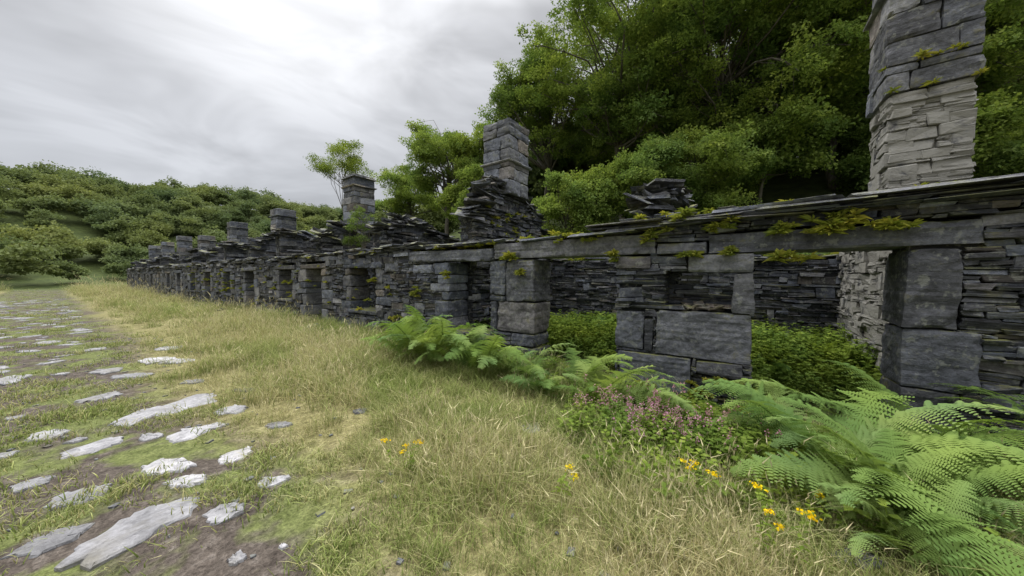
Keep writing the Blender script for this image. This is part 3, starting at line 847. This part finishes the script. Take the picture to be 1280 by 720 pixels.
def fern(x,y,size,n,spread=1.,face=None):
    acc=Acc();z=float(gnd(x,y))
    for k in range(n):
        v,f=FR[rng.integers(8)];s=size*rng.uniform(.5,1.1);a=6.283*k/n+rng.normal(0,.3)
        if face is not None and rng.random()<.5: a=face+rng.normal(0,.8)
        tl=rng.uniform(-.4,.25)*spread
        v=v*s;c,sn=math.cos(tl),math.sin(tl)
        v=np.stack([v[:,0],v[:,1]*c-v[:,2]*sn,v[:,1]*sn+v[:,2]*c],1)
        tw=rng.normal(0,.3);c,sn=math.cos(tw),math.sin(tw);v=np.stack([v[:,0]*c-v[:,2]*sn,v[:,1],v[:,0]*sn+v[:,2]*c],1)
        c,sn=math.cos(a),math.sin(a)
        v=np.stack([v[:,0]*c-v[:,1]*sn+x+rng.normal(0,.07),v[:,0]*sn+v[:,1]*c+y+rng.normal(0,.07),v[:,2]+z],1)
        acc.add(v,f,(rng.random(),rng.random(),0))
    accobj('fern',acc,M_fern)
fern(3.75,-.62,1.5,24,face=2.3);fern(4.3,-1.15,1.55,16);fern(3.15,-.85,1.15,20,face=2.3);fern(4.0,-.2,1.0,11);fern(2.75,-.75,.8,12)
fern(4.5,-2.2,1.3,11);fern(4.0,1.5,1.4,18,face=2.6);fern(4.4,1.9,1.15,11)
fern(4.0,4.6,1.7,22,face=2.4);fern(4.2,5.3,1.5,16,face=2.4);fern(3.9,5.0,1.2,11)
fern(4.0,3.5,1.2,15,face=2.4);fern(4.3,2.8,1.1,12);fern(4.1,4.0,1.3,12);fern(3.9,2.3,.9,10);fern(7.,-.3,.9,8);fern(8.1,2.9,.9,8)

# ------------------------------------------------------------- herbs / flowers
def herb(name,h,n,L,Wd,mat,flower=None,fm=None,fn=30,fr=.03):
    vs=[];f=[];cs=[];o=0;mi=[]
    def add(v,ff,c,m):
        nonlocal o
        vs.extend(v);f.extend([tuple(o+i for i in q) for q in ff]);cs.extend(c);mi.extend([m]*len(ff));o+=len(v)
    for s in range(n):
        bx,by=rng.normal(0,.07,2);tx,ty=rng.normal(0,.12,2);hh=h*rng.uniform(.7,1.1)
        b=np.array([bx,by,0]);t=np.array([bx+tx,by+ty,hh]);w=.0025
        add([b-(w,0,0),b+(w,0,0),t+(w,0,0),t-(w,0,0)],[(0,1,2,3)],[(.5,.5,.5)]*4,0)
        for k in range(11):
            u=rng.uniform(.15,1);c=b*(1-u)+t*u;a=rng.uniform(0,6.28);d=np.array([math.cos(a),math.sin(a),rng.uniform(-.2,.5)]);l=L*(1.1-.6*u)*rng.uniform(.7,1.2)
            sd=np.array([-math.sin(a),math.cos(a),0])*Wd/2
            q=rng.random()
            add([c,c+d*l*.5+sd,c+d*l-(0,0,l*.2),c+d*l*.5-sd],[(0,1,2,3)],[(q,q,q)]*4,0)
        if flower and rng.random()<.85:
            for k in range(fn):
                if flower=='flat': p=t+np.array([rng.normal(0,fr),rng.normal(0,fr),rng.normal(.01,.008)])
                else: p=t+np.array([rng.normal(0,.013),rng.normal(0,.013),rng.uniform(-.08,.03)])
                r=.009 if flower=='flat' else .008
                a=rng.normal(0,1,3);a/=np.linalg.norm(a);b2=np.cross(a,rng.normal(0,1,3));b2/=np.linalg.norm(b2);q=rng.random()
                add([p-a*r,p-b2*r,p+a*r,p+b2*r],[(0,1,2,3)],[(q,q,q)]*4,1)
    me=mkmesh(name,vs,f,cs,mat)
    if fm: me.materials.append(fm);me.polygons.foreach_set('material_index',mi)
    return bpy.data.objects.new(name,me)
HB=[herb('herb_%d'%i,.38,7,.10,.05,M_herb) for i in range(4)]
P=[];R=[];Sc=[];I=[]
def puth(x,y,s):
    P.append((x,y,float(gnd(x,y))));R.append((rng.normal(0,.1),rng.normal(0,.1),rng.uniform(0,6.28)));Sc.append(s);I.append(rng.integers(4))
for k in range(2600):
    x=rng.uniform(FX+T+.05,9.95);y=rng.uniform(-7,10)
    if vn(x*.8,y*.8,81)<.3 and rng.random()<.7: continue
    puth(x,y,rng.uniform(.6,1.6))
for k in range(700):
    x=rng.uniform(FX+T+.05,9.95);y=rng.uniform(10,59);puth(x,y,rng.uniform(.8,1.6))
for k in range(650):
    y=rng.uniform(-5,6.4);x=5.3-abs(rng.normal(0,.5))
    if x<3.4: continue
    puth(x,y,rng.uniform(.3,.85))
for k in range(330):
    x=rng.normal(3.9,.5);y=rng.normal(.3,.6)
    if x<5.2:puth(x,y,rng.uniform(.5,1.1))
scatter('nettles',P,R,Sc,I,HB)
def few(name,objs,pts,smin=.8,smax=1.2):
    P=[(x,y,(float(gnd(x,y)) if z is None else z)) for x,y,z in pts];n=len(P)
    scatter(name,P,[(rng.normal(0,.12),rng.normal(0,.12),rng.uniform(0,6.28)) for _ in P],rng.uniform(smin,smax,n),rng.integers(0,len(objs),n),objs)
rag=[herb('ragwort_%d'%i,.40,3,.07,.025,M_herb,'flat',M_yel,30,.02) for i in range(3)]
pk=[herb('pinkflower_%d'%i,.46,5,.07,.03,M_herb,'spike',M_pink,17) for i in range(3)]
pts=[]
for (X,Y) in[(497,592),(508,590),(865,625),(868,640),(955,690),(985,715),(1012,640)]:
    x,y=G(X,Y+25,-.05);pts.append((x,y,None))
pts+=[(rng.uniform(2.,4.6),rng.uniform(-2.5,3),None) for _ in range(3)]
few('ragwort',rag,pts,.6,.9)
few('pink_wildflower',pk,[(rng.normal(3.5,.32),rng.normal(.72,.38),None) for _ in range(44)],.8,1.2)

def rosette(name,n,L):
    vs=[];f=[];cs=[];o=0
    for k in range(n):
        a=rng.uniform(0,6.28);e=rng.uniform(.0,1.1);l=L*rng.uniform(.5,1.1);d=np.array([math.cos(a)*math.cos(e),math.sin(a)*math.cos(e),math.sin(e)]);s=np.array([-math.sin(a),math.cos(a),0])*l*.10
        q=rng.random();m=d*l*.5;t=d*l-np.array([0,0,l*.3])
        vs+=[(0,0,0)-s*.3,(0,0,0)+s*.3,m+s,t,m-s];cs+=[(q,q,q)]*5;f.append((o,o+1,o+2,o+3,o+4));o+=5
    return bpy.data.objects.new(name,mkmesh(name,vs,f,cs,M_wallp))
RS=[rosette('rosette_%d'%i,34,.18) for i in range(4)]
pts=[]
def wp(X,Y,n,sp=.05,xoff=-.06):
    d=709*FX/(X-60);yy=(d-.816*FX)/.578;z=1.6+(346-Y)/410*d
    for _ in range(n): pts.append((FX+xoff+rng.normal(0,.02),yy+rng.normal(0,sp),z+rng.normal(0,sp*.5)))
for a in[(1030,283,16,.12),(1045,275,7,.08),(968,287,9,.07),(910,316,8,.05),(905,285,8,.08),(860,318,5,.05),(815,292,9,.12),(850,275,6,.1),(641,323,7,.07),(648,342,4,.05),(1110,285,7,.06),(1000,325,2,.05),(975,322,4,.05),
         (815,488,10,.1),(830,500,7,.1),(900,482,11,.12),(880,492,7,.1),(925,515,7,.1),(520,368,7,.12),(497,400,5,.1),(560,345,4,.08),(470,350,4,.1),(735,300,4,.1),(700,296,3,.1),(770,320,3,.08)]:
    wp(*a)
for k in range(260):
    u=rng.uniform(-4,45) if k<130 else rng.uniform(-4,10);pts.append((FX+rng.uniform(-.03,T),u,ftop(u)+.06 if not(-3<u<1.5) else 2.54))
for k in range(90):
    u=rng.uniform(5.8,30);pts.append((FX-.02,u,rng.uniform(.2,2.1)))
for k in range(80):
    u=rng.uniform(-2,8);pts.append((BX+rng.uniform(0,.4),u,btop(u)+.03))
for k in range(30):
    pts.append((rng.uniform(6.3,9.5),5.4,rng.uniform(2.3,3.4)))
few('wall_ferns',RS,pts,.4,1.05)
few('chimney_weeds',RS,[(CX-.47+rng.normal(0,.05),-2.5+rng.uniform(-.05,.9),rng.choice([4.3,4.7,5.87])) for _ in range(12)],.4,.9)

ls=Acc()
for k in range(130):
    y=rng.uniform(-4,30);x=5.25-abs(rng.normal(0,.4))
    stone(ls,(x,y,float(gnd(x,y))+.02),FU,FN,(rng.uniform(.06,.22),rng.uniform(.05,.14),.015),(.03,.03,.004),tilt=rng.normal(0,.2),roll=rng.normal(0,.2),yaw=rng.uniform(0,3),tone=rt(.2,.6))
for k in range(600):
    y=rng.uniform(-2,14);x=rng.uniform(-2.4,1.9);s=rng.uniform(.006,.03)
    if hit(x,y): continue
    stone(ls,(x,y,float(gnd(x,y))+.004),FU,FN,(s,s*.7,.008),(.006,.006,.003),yaw=rng.uniform(0,3),tone=rt(.5,1.))
accobj('loose_slates',ls,M_slate)

# ------------------------------------------------------------- sky & light
sd=Vector((.1,.72,.95)).normalized()
elev=math.asin(sd.z);azi=math.atan2(sd.x,sd.y)
w=bpy.data.worlds.new('World');S.world=w;w.use_nodes=True;nt=w.node_tree;nt.nodes.clear()
sky=nt.nodes.new('ShaderNodeTexSky');sky.sky_type='NISHITA';sky.sun_disc=False;sky.sun_elevation=elev;sky.sun_rotation=azi
b1=nt.nodes.new('ShaderNodeBackground');b1.inputs[1].default_value=.08;nt.links.new(sky.outputs[0],b1.inputs[0])
tc=nt.nodes.new('ShaderNodeTexCoord');sx=nt.nodes.new('ShaderNodeSeparateXYZ');nt.links.new(tc.outputs['Generated'],sx.inputs[0])
base=ramp(nt,sx.outputs[2],[(0,(.66,.68,.72)),(.12,(.60,.62,.66)),(.35,(.60,.615,.65)),(.6,(.70,.71,.74)),(.8,(1.,1.,1.))])
mp=nt.nodes.new('ShaderNodeMapping');mp.inputs['Scale'].default_value=(1,1,2.8);nt.links.new(tc.outputs['Generated'],mp.inputs[0])
n1=noise(nt,mp.outputs[0],2.6,4,.55,.6);cl=ramp(nt,n1,[(.34,.76),(.5,.97),(.62,1.16)])
c=mix(nt,1.0,base,cl,'MULTIPLY')
dp=nt.nodes.new('ShaderNodeVectorMath');dp.operation='DOT_PRODUCT';nt.links.new(tc.outputs['Generated'],dp.inputs[0]);dp.inputs[1].default_value=tuple(Vector((.40,1.1,.92)).normalized())
gl=ramp(nt,dp.outputs['Value'],[(.86,0.),(.95,.08),(1.,.42)])
c=mix(nt,1.0,c,gl,'ADD')
st=math_(nt,'ADD',1.0,math_(nt,'MULTIPLY',ramp(nt,sx.outputs[2],[(.62,0.),(.85,1.)]),3.7))
b2=nt.nodes.new('ShaderNodeBackground');nt.links.new(c,b2.inputs[0]);nt.links.new(st,b2.inputs[1])
mx=nt.nodes.new('ShaderNodeMixShader');mx.inputs[0].default_value=.94
nt.links.new(b1.outputs[0],mx.inputs[1]);nt.links.new(b2.outputs[0],mx.inputs[2])
wo=nt.nodes.new('ShaderNodeOutputWorld');nt.links.new(mx.outputs[0],wo.inputs[0])
sl=bpy.data.lights.new('sun','SUN');sl.energy=1.5;sl.angle=math.radians(15);sl.color=(1,.97,.92)
so=bpy.data.objects.new('sun',sl);S.collection.objects.link(so);so.rotation_euler=(-sd).to_track_quat('-Z','Y').to_euler();so.location=(0,0,30)

# ------------------------------------------------------------- camera
cam=bpy.data.cameras.new('camera');co=bpy.data.objects.new('camera',cam);S.collection.objects.link(co)
cam.sensor_width=36;cam.lens=36*410/1280;cam.clip_end=2000;cam.clip_start=.05
co.location=(0,0,1.6)
fwd=Vector((FW[0],FW[1],-math.tan(math.radians(1.96)))).normalized()
co.rotation_euler=fwd.to_track_quat('-Z','Y').to_euler()
S.camera=co
